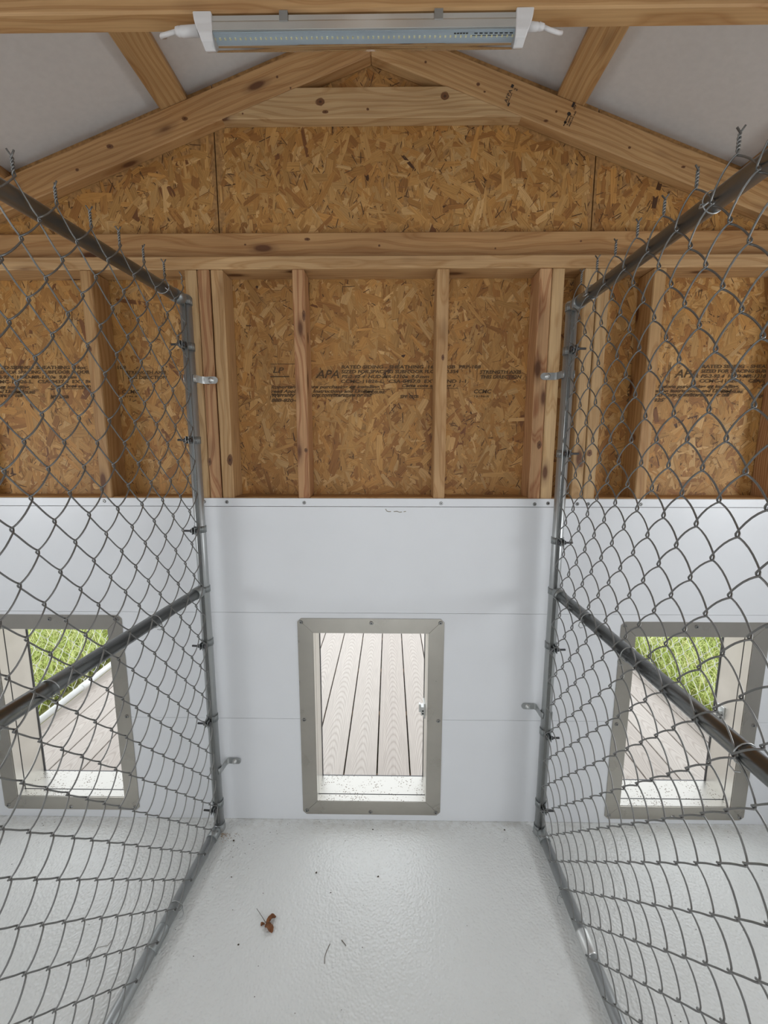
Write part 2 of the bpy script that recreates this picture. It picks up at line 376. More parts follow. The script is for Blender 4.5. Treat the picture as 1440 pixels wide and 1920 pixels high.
for (a, b) in SHEETS:
    m = MB()
    for (x0, x1, z0, z1) in cut_rows(a, b, 0.0, 1.10, HOLES): m.box(x0, x1, OSB, OSB+OT, z0, z1)
    if a < RX < b: poly = [(a, 1.10), (b, 1.10), (b, rtop(b)+.040), (RX, RZ+.040), (a, rtop(a)+.040)]
    else: poly = [(a, 1.10), (b, 1.10), (b, rtop(b)+.040), (a, rtop(a)+.040)]
    m.prism(poly, OSB, OSB+OT)
    o = m.build('sheathing_panel', OSBBASE, wb); sheet_objs.append(o)
    ins = lambda x, z, a=a, b=b: a+.001 < x < b-.001 and 1.19 < z < rtop(x)-.09
    strands('wood_strands', o, max(a, -1.55), min(b, 1.5), 1.19, min(2.60, max(rtop(a), rtop(b), RZ if a < RX < b else 0)), 6000, ins)
# end strips of the back wall beyond the sheets, outer siding
m = MB().box(XL, -1.769, OSB, OSB+OT, 0, 2.0)
m.build('sheathing_panel', OSBBASE, wb)
m = MB()
for (x0, x1, z0, z1) in cut_rows(XL, XR, -.12, 1.10, [(h[0], h[1], h[2], h[3]) for h in HOLES]): m.box(x0, x1, OSB+OT+.0005, OSB+OT+.008, z0, z1)
m.prism([(XL, 1.10), (XR, 1.10), (XR, rtop(XR)+.040), (RX, RZ+.040), (XL, rtop(XL)+.040)], OSB+OT+.0005, OSB+OT+.008)
m.build('outer_siding', SIDING, wb)

# studs (nominal two by fours, 38 x 89 mm)
STUDS = [(-1.846, PINE), (-1.421, PINE), (-.943, PINE_WARM), (-.6105, PINE), (-.5705, PINE_RED), (-.5285, PINE), (-.2725, PINE_RED), (.1805, PINE),
         (.4985, PINE_RED), (.5380, PINE), (.6385, PINE), (.6790, PINE), (.8505, PINE_WARM), (1.302, PINE_RED), (1.766, PINE)]
for x, mt in STUDS:
    lumber('stud', wb, (x, (F+OSB)/2-.0005, .039), (x, (F+OSB)/2-.0005, 1.9375), .088, .038, (0, 1, 0), mt)
lumber('bottom_plate', wb, (XL, (F+OSB)/2-.0005, .0195), (XR, (F+OSB)/2-.0005, .0195), .088, .038, (0, 1, 0), PINE) if False else None
BL = [(-1.402, -.962), (-.924, -.6295), (-.5095, -.2915), (-.2535, .1615), (.1995, .4795), (.5570, .6195), (.698, .8315), (.8695, 1.283), (1.321, 1.747)]
for a, b in BL:
    lumber('blocking', wb, (a, (F+OSB)/2, 1.203), (b, (F+OSB)/2, 1.203), .088, .038, (0, 1, 0), PINE_WARM)
lumber('top_plate', wb, (XL, (F+OSB)/2, 1.957), (XR, (F+OSB)/2, 1.957), .089, .038, (0, 1, 0), PINE)
# gable truss standing on the plate, 38 mm thick against the sheathing
TY0, TY1 = .063, .101
d = .089/CT; xe = (RZ-d-1.9765)/SL; xt = (RZ-d-2.0655)/SL
ch = MB().prism([(RX-xe, 1.9765), (RX+xe, 1.9765), (RX+xt, 2.0655), (RX-xt, 2.0655)], TY0, TY1)
me = ch.mesh('bottom_chord', PINE_WARM); bevel(me, .003); 
for v_ in me.vertices: v_.co -= Vector((RX, .082, 2.02))
link('bottom_chord', me, wb, (RX, .082, 2.02))
xb, xc = (RZ-d-2.388)/SL, (RZ-d-2.472)/SL
co = MB().prism([(RX-xb, 2.388), (RX+xb, 2.388), (RX+xc, 2.472), (RX-xc, 2.472)], TY0, TY1); me = co.mesh('collar_tie', PINE); bevel(me, .002)
for v_ in me.vertices: v_.co -= Vector((RX, .082, 2.43))
link('collar_tie', me, wb, (RX, .082, 2.43))
def rafter(sgn, ymid, parent, m, L=2.02):
    g = .089*SL
    me = MB().prism([(g, -.089), (L-.02, -.089), (L, 0), (0.0008, 0)], -.019, .019).mesh('rafter', m); bevel(me, .003)
    o = link('rafter', me, parent); ex = (sgn*CT, 0, -ST); ez = (sgn*ST, 0, CT); ey = (0, sgn, 0)
    o.matrix_local = basis(ex, ey, ez, (RX, ymid, RZ)); return o
RAF_L = rafter(-1, .082, wb, PINE_WARM); RAF_R = rafter(1, .082, wb, PINE_WARM)

# knots, dark wood let into the faces of the boards
def knot_mat():
    m, t, b = mat('pine_knot'); tc = N(t, 'ShaderNodeTexCoord'); g = N(t, 'ShaderNodeVectorMath', operation='LENGTH'); t.links.new(tc.outputs['UV'], g.inputs[0])
    ns = N(t, 'ShaderNodeTexNoise', i_Scale=3.0, i_Detail=3.0); t.links.new(tc.outputs['UV'], ns.inputs['Vector'])
    ad = N(t, 'ShaderNodeMath', operation='MULTIPLY_ADD'); t.links.new(ns.outputs['Fac'], ad.inputs[0]); ad.inputs[1].default_value = .35; t.links.new(g.outputs['Value'], ad.inputs[2])
    c = ramp(t, ad.outputs[0], [(.3, (.05, .018, .008)), (.55, (.14, .055, .02)), (.8, (.20, .085, .03)), (.9, (.07, .028, .012)), (1.0, (.24, .12, .05))])
    t.links.new(c, b.inputs['Base Color']); b.inputs['Roughness'].default_value = .5; return m
KNOT = knot_mat()
def knot(parent, wx, wy, wz, rx, rz, nrm='-y', rot=0.0):
    n = 14; rg = random.Random(int(wx*1000+wz*7000)); ring = []
    for i in range(n):
        a_ = 2*PI*i/n; k_ = rg.uniform(.85, 1.1); ring.append((math.cos(a_)*k_, math.sin(a_)*k_))
    vs, uv = [], []
    for (p_, q_), lift in [((0, 0), .0006)]+[(r_, .0003) for r_ in ring]:
        u_, w_ = p_*rx, q_*rz; u_, w_ = u_*math.cos(rot)-w_*math.sin(rot), u_*math.sin(rot)+w_*math.cos(rot); uv.append((p_, q_))
        vs.append((wx+u_, wy-lift, wz+w_) if nrm == '-y' else (wx+(lift if nrm == '+x' else -lift), wy+u_, wz+w_))
    fs = [(0, 1+i, 1+(i+1) % n) for i in range(n)]
    me = bpy.data.meshes.new('knot'); me.from_pydata(vs, [], fs); me.materials.append(KNOT); l_ = me.uv_layers.new(name='uv')
    for p_ in me.polygons:
        for li in p_.loop_indices: l_.data[li].uv = uv[me.loops[li].vertex_index]
    bpy.context.view_layer.update(); o = link('knot', me, parent); o.matrix_local = parent.matrix_world.inverted(); return o
def nearest(prefix, x): return min([o for o in wb.children if o.name.startswith(prefix)], key=lambda o: abs(o.location.x-x))
for (sx, kx, kz, rx, rz) in [(-.5285, -.517, 1.345, .010, .020), (-.2725, -.258, 1.80, .006, .018), (-.2725, -.262, 1.378, .006, .008), (.1805, .184, 1.672, .005, .010), (.4985, .506, 1.396, .008, .014),
                             (-.5705, -.575, 1.60, .010, .013), (-.5705, -.585, 1.34, .007, .014), (.6385, .645, 1.335, .010, .013), (.679, .672, 1.37, .009, .012), (-.943, -.95, 1.70, .006, .009)]:
    knot(nearest('stud', sx), kx, F, kz, rx, rz)
knot(nearest('stud', .8505), .8315, .055, 1.42, .020, .013, '-x'); knot(nearest('stud', -.2725), -.2535, .05, 1.74, .012, .02, '+x')
CT_ = [o for o in wb.children if o.name.startswith('collar')][0]
for kx, kz, rx, rz in ((-.200, 2.432, .015, .011), (-.185, 2.405, .010, .005), (-.055, 2.411, .005, .004), (.180, 2.444, .014, .012), (-.44, 2.402, .003, .003)): knot(CT_, kx, .063, kz, rx, rz)
BC_ = [o for o in wb.children if o.name.startswith('bottom_chord')][0]
for kx, kz, rx, rz in ((-.45, 2.03, .004, .003), (-.02, 2.025, .004, .004), (-.25, 2.045, .010, .005), (.62, 2.035, .004, .003), (.35, 2.015, .003, .003), (.83, 2.04, .003, .003), (-.85, 2.03, .003, .003)): knot(BC_, kx, .063, kz, rx, rz)
for rf, pts in ((RAF_L, ((-.86, 2.315, .012, .007), (-.97, 2.25, .006, .005), (-.62, 2.39, .010, .006), (-.33, 2.50, .004, .004), (-.29, 2.47, .003, .003))), (RAF_R, ((.12, 2.535, .004, .004), (.28, 2.475, .006, .005), (.30, 2.455, .004, .003), (.52, 2.40, .004, .004), (.75, 2.30, .005, .004), (.92, 2.245, .007, .004), (.49, 2.375, .008, .004)))):
    for kx, kz, rx, rz in pts: knot(rf, kx, .063, kz, rx, rz)

# white lining: three wide boards with a nailing strip along the top
BZ = [(.0130, .4145), (.4157, .8175), (.8187, 1.1905)]
boards = []
for (z0, z1) in BZ:
    m = MB()
    for bx in cut_rows(XL+.002, XR-.002, z0, z1, HOLES): m.box(bx[0], bx[1], 0.0, F-.0005, bx[2], bx[3])
    boards.append(m.build('lining_board', LINING, wb))
strip = MB().box(XL+.002, XR-.002, .0012, F-.0005, 1.1917, 1.2190).build('lining_strip', LINING, wb, bev=.0012)
MB().box(XL+.002, XR-.002, .0012, F-.0005, .001, .0122).build('lining_strip', LINING, wb)
MB().box(XL+.002, XR-.002, F-.0004, F-.0002, .001, 1.15).build('lining_backer', DIRT, wb) if False else None
def screw_mesh(r, h, m=SCREW):
    s = MB(); n = 12; a, b, c, e = circ(n, r), circ(n, r*.72), circ(n, r*.34), circ(n, r*.3)
    vs = [(x, 0, z) for x, z in a]+[(x, -h, z) for x, z in b]+[(x, -h, z) for x, z in c]+[(x, -h*.25, z) for x, z in e]
    fs = [(k*n+i, k*n+(i+1) % n, (k+1)*n+(i+1) % n, (k+1)*n+i) for k in range(3) for i in range(n)]+[tuple(3*n+i for i in range(n))]
    s.add(vs, fs); me = s.mesh('screw', m); me.materials.append(BLACK)
    for p_ in me.polygons:
        if len(p_.vertices) > 4: p_.material_index = 1  # recess floor coloured black as the shade inside it
    return me
SCM = screw_mesh(.0062, .0024); SCS = screw_mesh(.0074, .0038)
for x, z in [(-.946,1.208),(-.608,1.207),(-.531,1.206),(-.271,1.204),(.187,1.203),(.498,1.201),(.542,1.204),(.639,1.202),(.675,1.202),(.849,1.201),(-1.42,1.208),(1.30,1.200)]:
    link('screw', SCM, strip, (x, .0012, z))
# brown scuff on the top board
sc = MB()
for pts in ([(0, 0), (.003, -.007), (.010, -.010), (.018, -.0095)], [(.027, -.0095), (.038, -.0085), (.046, -.0115), (.055, -.0105)], [(.060, -.010), (.068, -.0085)]):
    for (a, b) in zip(pts, pts[1:]):
        dx, dz = b[0]-a[0], b[1]-a[1]; q = math.hypot(dx, dz); nx, nz = -dz/q*.0013, dx/q*.0013
        sc.add([(a[0]+nx, 0, a[1]+nz), (a[0]-nx, 0, a[1]-nz), (b[0]-nx, 0, b[1]-nz), (b[0]+nx, 0, b[1]+nz)], [(0, 1, 2, 3)])
sc.v = [(x+.002, -.0003, z+1.1845) for x, y, z in sc.v]; sc.build('scuff_mark', SCUFF, boards[2])

# ------------------------------------------------------------------ printing (flat ink)
def text_mesh(items, name, m, bold=.0005):
    """items: (string, x, z, height, shear, width_scale); returns one flat mesh in x,z facing -y"""
    mb = MB()
    for s, x, z, h, sh, ws in items:
        cu = bpy.data.curves.new('t', 'FONT'); cu.body = s; cu.size = h/.69; cu.shear = sh; cu.resolution_u = 2; cu.offset = bold if h > .008 else .0002
        ob = bpy.data.objects.new('t', cu); COL.objects.link(ob)
        bpy.context.view_layer.update()
        me = bpy.data.meshes.new_from_object(ob.evaluated_get(bpy.context.evaluated_depsgraph_get()))
        w = max((v.co.x for v in me.vertices), default=1)
        k = ws/w if ws else 1.0
        mb.add([(x+v.co.x*k, 0, z+v.co.y) for v in me.vertices], [tuple(p.vertices) for p in me.polygons])
        bpy.data.objects.remove(ob); bpy.data.curves.remove(cu); bpy.data.meshes.remove(me)
    return mb
def rect(x0, x1, z0, z1): return ([(x0, 0, z0), (x1, 0, z0), (x1, 0, z1), (x0, 0, z1)], [(0, 1, 2, 3)])
STAMP = [('RATED SIDING - SHEATHING  16oc  OSB  PRP-108', 0, 1.653, .0105, .1, .475), ('SIZED FOR SPACING SUBFLOOR FLOOR  0.354', 0, 1.638, .0105, .1, .40),
         ('PS-2-92 4  HUD-MR-1310e  9.0 mm', 0, 1.6215, .0105, .25, .30), ('CCMC-11826-L   CSA-0437.0  EXT BOND 1-1', -.003, 1.606, .0105, .1, .43),
         ('APA', -.088, 1.622, .026, .3, .080), ('Important: Before purchasing or installing,', -.242, 1.588, .0105, .3, .375), ('read Application Instructions and Limited', -.244, 1.5735, .0105, .3, .355),
         ('Warranty at LPCorp.com/literature or call', -.244, 1.560, .0105, .3, .350), ('888-820-0325', -.244, 1.543, .0105, .3, .130), ('LP', -.236, 1.640, .017, .25, .040),
         ('STRENGTH AXIS', .472, 1.637, .0095, .1, .140), ('THIS DIRECTION', .474, 1.620, .0105, .15, .140), ('Cette cote squirting 1', .205, 1.592, .0100, .3, .185),
         ('CCMC', .452, 1.571, .0125, .2, .062), ('13196-R', .452, 1.558, .006, .1, .055), ('SPF OSB', .20, 1.555, .010, .2, .065), ('EXPOSURE', .075, 1.571, .0085, .1, .075), ('CE', .03, 1.586, .010, .1, .018)]
RULES = [(.195, .40, 1.5865, 1.5885), (.03, .165, 1.583, 1.5843), (-.242, -.155, 1.668, 1.6695), (-.244, -.178, 1.6255, 1.629), (-.105, -.103, 1.604, 1.672), (-.110, -.1085, 1.604, 1.672), (.462, .4635, 1.612, 1.655),
         (-.244, .115, 1.5675, 1.5688), (.468, .62, 1.6345, 1.6356)]
for o, dx in zip(sheet_objs, (-1.215, 0, 1.218)):
    mb = text_mesh(STAMP, 'stamp', INK)
    for r_ in RULES: mb.add(*rect(*r_))
    sh = o; off = dx-.151
    a, b = {0: SHEETS[0], 1: SHEETS[1], 2: SHEETS[2]}[sheet_objs.index(o)]
    mb.v = [(x+off, OSB-.0022, z) for x, y, z in mb.v]
    p = mb.build('printed_stamp', INK, o)
# grade stamps on the right rafter, lettering runs up the face
def on_rafter(mb, s, zoff, ang):
    c, q = math.cos(ang), math.sin(ang)
    mb.v = [(s+x*c-z*q, -.0196, zoff+x*q+z*c) for x, y, z in mb.v]
    me = mb.mesh('grade_stamp', INKB); return link('grade_stamp', me, RAF_R)
mb = text_mesh([('AFPA', 0, 0, .010, 0, .038), ('2', .040, -.0135, .010, 0, 0)], 'g', INKB, .0001)
mb.add(*rect(-.004, .030, -.0035, -.002)); mb.add(*rect(-.006, .004, -.009, -.0045)); mb.add(*rect(.043, .052, .001, .009))
on_rafter(mb, .466, -.072, 1.50)
mb = text_mesh([('S-DRY', .0, -.009, .004, 0, .030), ('000 HT KD', .0, -.016, .004, 0, .045), ('SPF', .046, -.009, .006, 0, .014)], 'g', INKB)
mb.add(*rect(-.006, .026, .0005, .003)); mb.add([(x+.030, 0, z+.0018) for x, z in [(a*.9, b) for a, b in circ(10, .006)]], [tuple(range(10))])
mb.add(*rect(.050, .064, -.002, .005)); mb.add(*rect(.002, .008, -.002, .0055))
on_rafter(mb, .655, -.066, 1.50)

# ------------------------------------------------------------------ roof: ceiling sheets on purlins
ce = empty('ceiling', (0, 0, 2.0), label='white sheet ceiling sloping down both sides of the ridge', cat='ceiling', kind='structure')
for sgn in (-1, 1):
    ex = Vector((sgn*CT, 0, -ST)); ez = Vector((sgn*ST, 0, CT)); L = 2.10
    me = MB().box(0, L, (YB if sgn > 0 else -.22), (.22 if sgn > 0 else -YB), .0385, .0505).mesh('ceiling_sheet', CEILM)
    o = link('ceiling_sheet', me, ce); o.matrix_local = basis(ex, (0, sgn, 0), ez, Vector((RX, 0, RZ))-wl(ce))
    for s in (.075, .646, 1.275, 1.86):
        c = Vector((RX, 0, RZ))+ex*s+ez*.0195
        lumber('purlin', ce, (c.x, YB+.01, c.z), (c.x, .100, c.z), .089, .038, ex, PINE_WARM if sgn < 0 else PINE_WARM)
# next truss: tie beam that carries the lamp, its two rafters beside it
BY0, BY1, BZ0 = -.553, -.515, 2.140
lumber('tie_beam', ce, (-1.16, (BY0+BY1)/2, BZ0+.0445), (1.07, (BY0+BY1)/2, BZ0+.0445), .089, .038, (0, 0, 1), PINE_WARM)
for sgn in (-1, 1):
    o = rafter(sgn, BY1+.0195, ce, PINE_WARM); o.location.z -= 2.0

# ------------------------------------------------------------------ the other walls
def wall_with_hole(name, label, axis, pos, th, a0, a1, z1, hole):
    m = MB()
    for (a, b, c, d_) in cut_rows(a0, a1, 0.0, z1, [hole]):
        if axis == 'x': m.box(pos, pos+th, a, b, c, d_)
        else: m.box(a, b, pos, pos+th, c, d_)
    o = m.build(name, LINING); return tag(o, label, 'wall', kind='structure')
wlft = wall_with_hole('wall_left', 'white left side wall with a square window', 'x', XL-.10, .0995, YB, .10, 1.96, (-1.24, -.66, 1.05, 1.55))
wrgt = wall_with_hole('wall_right', 'white right side wall with a square window', 'x', XR+.0005, .10, YB, .10, 1.96, (-1.24, -.66, 1.05, 1.55))
wfr = wall_with_hole('wall_front', 'white wall behind the viewer with an open doorway', 'y', YB-.10, .0995, XL, XR, 1.96, (-.78, .78, 0.0, 2.2))
MB().prism([(XL, 1.96), (XR, 1.96), (XR, rtop(XR)), (RX, RZ+.03), (XL, rtop(XL))], YB-.10, YB-.0005).build('gable_board', LINING, wfr)
for i, (x, s) in enumerate(((XL, -1), (XR, 1))):
    w = empty('window_%d' % (i+1), (x, -.95, 1.30), label=('window frame in the left side wall' if s < 0 else 'window frame in the right side wall'), cat='window', kind='structure')
    xa, xb_ = sorted((x+s*.02, x+s*.07))
    MB().box(xa, xb_, -1.24, -.66, 1.05, 1.08).box(xa, xb_, -1.24, -.66, 1.52, 1.55).box(xa, xb_, -1.24, -1.21, 1.08, 1.52).box(xa, xb_, -.69, -.66, 1.08, 1.52).build('window_frame', WPLAST, w)

# ------------------------------------------------------------------ dog doors
def dog_door(cx, dz, label, latch):
    root = empty('dog_door', (cx, 0, HZ0+dz), label=label, cat='dog door', group='stainless dog doors in the back wall')
    X0, X1, Z0, Z1 = cx-HW, cx+HW, HZ0+dz, HZ1+dz; W = .0535; ch = .013
    y0, y1 = -.0026, -.0004
    def member(poly): return MB().prism(poly, y0, y1).build('frame_strip', STEEL, root, bev=.0005)
    a, b, c, d_ = X0-W, X1+W, Z0-W, Z1+W; g = .00025
    member([(a+ch, d_), (a+ch*.5+g, d_-ch*.5), (X0+g, Z1), (X1-g, Z1), (b-ch*.5-g, d_-ch*.5), (b-ch, d_)])
    member([(a+ch*.5+g, c+ch*.5), (a+ch, c), (b-ch, c), (b-ch*.5-g, c+ch*.5), (X1-g, Z0), (X0+g, Z0)])
    member([(a, c+ch), (a+ch*.5-g, c+ch*.5), (X0, Z0+g), (X0, Z1-g), (a+ch*.5-g, d_-ch*.5), (a, d_-ch)])
    member([(X1, Z0+g), (b-ch*.5+g, c+ch*.5), (b, c+ch), (b, d_-ch), (b-ch*.5+g, d_-ch*.5), (X1, Z1-g)])
    for (sx, sz) in ((a+.013, d_-.014), ((a+b)/2+.002, d_-.016), (b-.014, d_-.014), (a+.014, (c+d_)/2), (b-.014, (c+d_)/2), (a+.015, c+.016), ((a+b)/2-.004, c+.012), (b-.016, c+.013)):
        link('screw', SCS, root, (sx-cx, y0, sz-(HZ0+dz)), (0, random.uniform(0, 1), 0))
    def sleeve(nm, ya, yb, t, inset):
        m = MB(); p, q, r, s = X0+inset, X1-inset, Z0+inset, Z1-inset
        m.box(p, p+t, ya, yb, r, s).box(q-t, q, ya, yb, r, s).box(p+t, q-t, ya, yb, s-t, s); o = m.build(nm, JAMB, root)
        MB().box(p+t, q-t, ya, yb, r, r+t).build('sill_plate', LINER, o); return o
    sleeve('inner_sleeve', .0002, .0300, .0015, .0)
    sleeve('outer_sleeve', .0345, .1235, .0015, .0)
    # black strip painted as shade in the gap between the sleeves, and the outer lip
    m = MB(); ya, yb = .0302, .0343; t = .0022
    m.box(X0-.003, X0+.0012, ya, yb, Z0, Z1).box(X1-.0012, X1+.003, ya, yb, Z0, Z1).box(X0, X1, ya, yb, Z0-.003, Z0+.0012).box(X0, X1, ya, yb, Z1-.0012, Z1+.003)
    m.build('slot_shade', BLACK, root)
    m = MB(); ya, yb = .1238, .1300
    m.box(X0-.02, X0+.004, ya, yb, Z0-.02, Z1+.02).box(X1-.004, X1+.02, ya, yb, Z0-.02, Z1+.02).box(X0+.004, X1-.004, ya, yb, Z0-.02, Z0+.0005).box(X0+.004, X1-.004, ya, yb, Z1-.0005, Z1+.02)
    m.build('outer_lip', BOLT, root)
    if latch:
        zc = Z0+.318; la = MB().box(X1-.017, X1-.0016, .082, .110, zc-.022, zc+.012).box(X1-.006, X1-.0016, .075, .118, zc-.030, zc+.030).box(X1-.024, X1-.017, .088, .104, zc-.012, zc+.020)
        lo = la.build('latch', GALV_BRIGHT, root, bev=.001)
        for k, zz in enumerate((zc-.003, zc-.014)):
            h = MB(); h.add([(X1-.0095+x, .0817, zz+z) for x, z in circ(12, .0036)], [tuple(range(12))]); h.add([(X1-.0095+x, .0812, zz+z) for x, z in circ(12, .0034)], [tuple(range(12))])
            h.build('latch_hole', BLACK, lo)  # flat discs, the shade of the holes put into their black
    return root
dog_door(*DOORS[0], 'stainless dog door behind the left chain-link divider', False)
dog_door(*DOORS[1], 'stainless dog door in the middle run between the two dividers', True)
dog_door(*DOORS[2], 'stainless dog door behind the right chain-link divider', True)

# ------------------------------------------------------------------ chain link
def wire_mesh(name, pu, pz, zt, kmax, start_hi, side, r=.0016, n=6, barb=True, m=GALV_WIRE, a=.0030, b=(.0040, .0040), zb=0.0, seed=0):
    """one flattened spiral: u from 0 to pu, from the twisted barb at zt downwards"""
    rg = random.Random(seed); pts = []
    def U(k): return (pu if (k % 2 == 0) == start_hi else 0.0)
    if barb:
        ph = 0 if start_hi else PI; uc = U(0)
        nt = 15; H = .026
        ang = rg.uniform(.5, 2.6)
        tip = [(uc+(.009 if start_hi else -.007)*math.cos(ang), side*.006*math.sin(ang)*(1 if start_hi else -1), zt+H+.0095)]
        hel = [(uc+.0017*math.cos(ph+i/nt*4.2*PI), .0017*math.sin(ph+i/nt*4.2*PI), zt+.003+(H-.003)*i/nt) for i in range(nt+1)]
        pts += tip+hel[::-1]
    for k in range(kmax):
        ua, ub = U(k), U(k+1); sg = 1 if ub > ua else -1; za, zb_ = zt-k*pz, zt-(k+1)*pz
        ext = .0036
        for t in (0.0, .035, .09, .20, .36, .52, .68, .82, .91, .965):
            if k == 0 and t == 0 and barb: continue
            lin = ua-sg*ext+(ub-ua+2*sg*ext)*(t if .03 < t < .97 else (t+.012 if t < .5 else t-.012))
            w = min(1.0, min(t, 1-t)/.10); ww = sg*(a*w+(b[0] if sg > 0 else b[1])*math.sin(PI*t)*w)
            zz = za+(zb_-za)*t+zb*math.sin(PI*t)+.0010*math.sin(2*PI*t)
            pts.append((lin, ww, zz))
    ue = U(kmax); s2 = 1 if ue > pu/2 else -1
    pts += [(ue+s2*.002, 0, zt-kmax*pz), (ue+s2*.001, -side*.004, zt-kmax*pz-.004), (ue-s2*.004, -side*.006, zt-kmax*pz+.003)]
    return MB().tube(pts, r, n).mesh(name, m)
def pipe(p0, p1, r, n=20): return MB().tube([p0, p1], r, n)
def ring_strip(r0, r1, z0, z1, a0=0, a1=2*PI, n=20, c=(0, 0)):
    m = MB()
    for i in range(n):
        t0, t1 = a0+(a1-a0)*i/n, a0+(a1-a0)*(i+1)/n
        q = [(c[0]+rr*math.cos(t), c[1]+rr*math.sin(t)) for rr, t in ((r0, t0), (r0, t1), (r1, t1), (r1, t0))]
        m.add([(x, y, z0) for x, y in q]+[(x, y, z1) for x, y in q], [(0,3,2,1),(4,5,6,7),(0,1,5,4),(1,2,6,5),(2,3,7,6),(3,0,4,7)], True)
    return m
def divider(X, slope, side, ztop, zmid, zbot, pu, pz, u0, z0, zt, odd, bands, brackets, length, ties, label):
    """local x runs from the wall towards the viewer, local y towards world +x, side = +-1 is the middle run"""
    root = empty('chain_link_divider', (X, -.050, 0), label=label, cat='fence', group='chain-link dividers between the runs')
    dv = Vector((-slope, -1)).normalized(); root.rotation_euler = (0, 0, math.atan2(dv.y, dv.x))
    bl = lambda m, nm, mt, pa=root, **k: m.build(nm, mt, pa, local=True, **k)
    PR = .0172
    post = bl(MB().tube([(0, 0, .010), (0, 0, ztop+.010)], PR, 24), 'end_post', GALV)
    prof = [(0, .0195), (.014, .0195), (.018, .0185), (.0225, .0150), (.0255, .008), (.0263, .0001)]
    bl(MB().tube([(0, 0, ztop-.006+h) for h, r in prof], [r for h, r in prof], 20), 'post_cap', BAND if side > 0 else GALV, post)
    prof = [(.0015, .0110), (.003, .0175), (.009, .0205), (.020, .0210), (.028, .0195), (.034, .0176)]
    bl(MB().tube([(0, 0, h) for h, r in prof], [r for h, r in prof], 20), 'post_foot', GALV, post)
    bl(MB().tube([(length, 0, .010), (length, 0, ztop+.010)], PR, 16), 'end_post', GALV)
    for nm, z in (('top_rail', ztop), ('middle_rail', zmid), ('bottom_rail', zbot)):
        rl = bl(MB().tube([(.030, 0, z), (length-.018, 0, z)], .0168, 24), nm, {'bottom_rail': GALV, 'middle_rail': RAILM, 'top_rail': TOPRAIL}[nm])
        # pressed rail end that cups the pipe, with its strap round the post
        cup = MB().tube([(.0195, 0, z), (.028, 0, z), (.030, 0, z), (.062, 0, z)], [.010, .0188, .0192, .0186], 20); bl(cup, 'rail_end', BAND, rl)
        bl(ring_strip(.0176, .0196, z-.010, z+.010, .45, 2*PI-.45), 'rail_strap', BAND, rl)
    # swaged pipe joint along the bottom rail
    bl(MB().tube([(.34, 0, zbot), (.345, 0, zbot), (.40, 0, zbot), (.405, 0, zbot)], [.0171, .0186, .0186, .0171], 20), 'pipe_joint', GALV_BRIGHT if side < 0 else BAND)
    # tension bar threaded through the last links
    bar = MB().box(.0225, .0275, side*.007-.0055, side*.007+.0055, .055, ztop-.012); bl(bar, 'tension_bar', RAILM, bev=.0015)
    for z in bands:
        bd = bl(ring_strip(.0176, .0193, z-.011, z+.011, .35, 2*PI-.35), 'tension_band', BAND)
        ear = MB()
        for s in (-1, 1): ear.strip([(.017, s*.0066), (.026, s*.0045), (.044, s*.0045)], .0018, z-.011, z+.011)
        bl(ear, 'band_ear', BAND, bd)
        bt = MB().tube([(.036, side*.011, z), (.036, side*.0075, z), (.036, side*.0074, z), (.036, -side*.034, z)], [.0065, .0065, .0034, .0034], 10)
        bt.tube([(.036, -side*.0065, z), (.036, -side*.012, z)], .0068, 6); bl(bt, 'bolt', BOLT, bd)
    for (z, tilt, wy) in brackets:
        bk = ring_strip(.0176, .0200, z-.011, z+.011, PI-2.2, PI+2.2)
        uw = -.050-wy+.0016+.0008
        path = [(.003, side*.0188), (-.012, side*.0200), (-.030, side*.0205), (uw+.006, side*.0215), (uw, side*.027), (uw, side*.060)]
        st = MB().strip(path[:4], .0028, z-.011, z+.011)
        st.strip(path[3:], .0028, z-.011, z+.011)
        st.tube([(uw-.0014, side*.060, z), (uw+.0014, side*.060, z)], .011, 16, smooth=False)
        bk.v += []; n0 = len(bk.v); bk.add(st.v, st.f)
        o = bl(bk, 'wall_bracket', GALV_BRIGHT if z > 1 and side > 0 else GALV)
        s_ = MB().tube([(uw+.0014, side*.049, z), (uw+.004, side*.049, z), (uw+.0045, side*.049, z), (uw+.0095, side*.049, z), (uw+.0105, side*.049, z)], [.0092, .0088, .0066, .0062, .003], 12)
        bl(s_, 'bracket_screw', GALV_BRIGHT, o)
    # woven wires
    bow, zbow = ((.0052, .0006), -.0006) if side > 0 else ((.0046, .0046), .0016)
    ym = side*.0225; kmax = int((zt-.035)/pz)
    A = [wire_mesh('wire', pu, pz, zt, kmax, False, side, seed=i, b=bow, zb=zbow) for i in range(3)]
    B = [wire_mesh('wire', pu, pz, zt, kmax, True, side, seed=10+i, b=bow, zb=zbow) for i in range(3)]
    i0 = math.ceil((.022-u0)/pu); i1 = int((length-.03-u0)/pu)
    for i in range(i0, i1):
        start_odd = (i % 2 != 0) == odd
        me = (A if start_odd else B)[(i//2) % 3]
        link('wire', me, root, (u0+i*pu, ym, 0))
    # soft wire ties round the rails
    for (u, z) in ties:
        p = [(u+.004*math.sin(t*.5), math.cos(t)*.0195+side*.002, z+math.sin(t)*.0182) for t in [k*2*PI/16 for k in range(17)]]
        p += [(u+.006, side*.026, z-.006), (u+.010, side*.030, z-.014), (u+.020, side*.030, z-.016), (u+.026, side*.026, z-.012)]
        bl(MB().tube(p, .0012, 6), 'tie_wire', GALV)
    return root
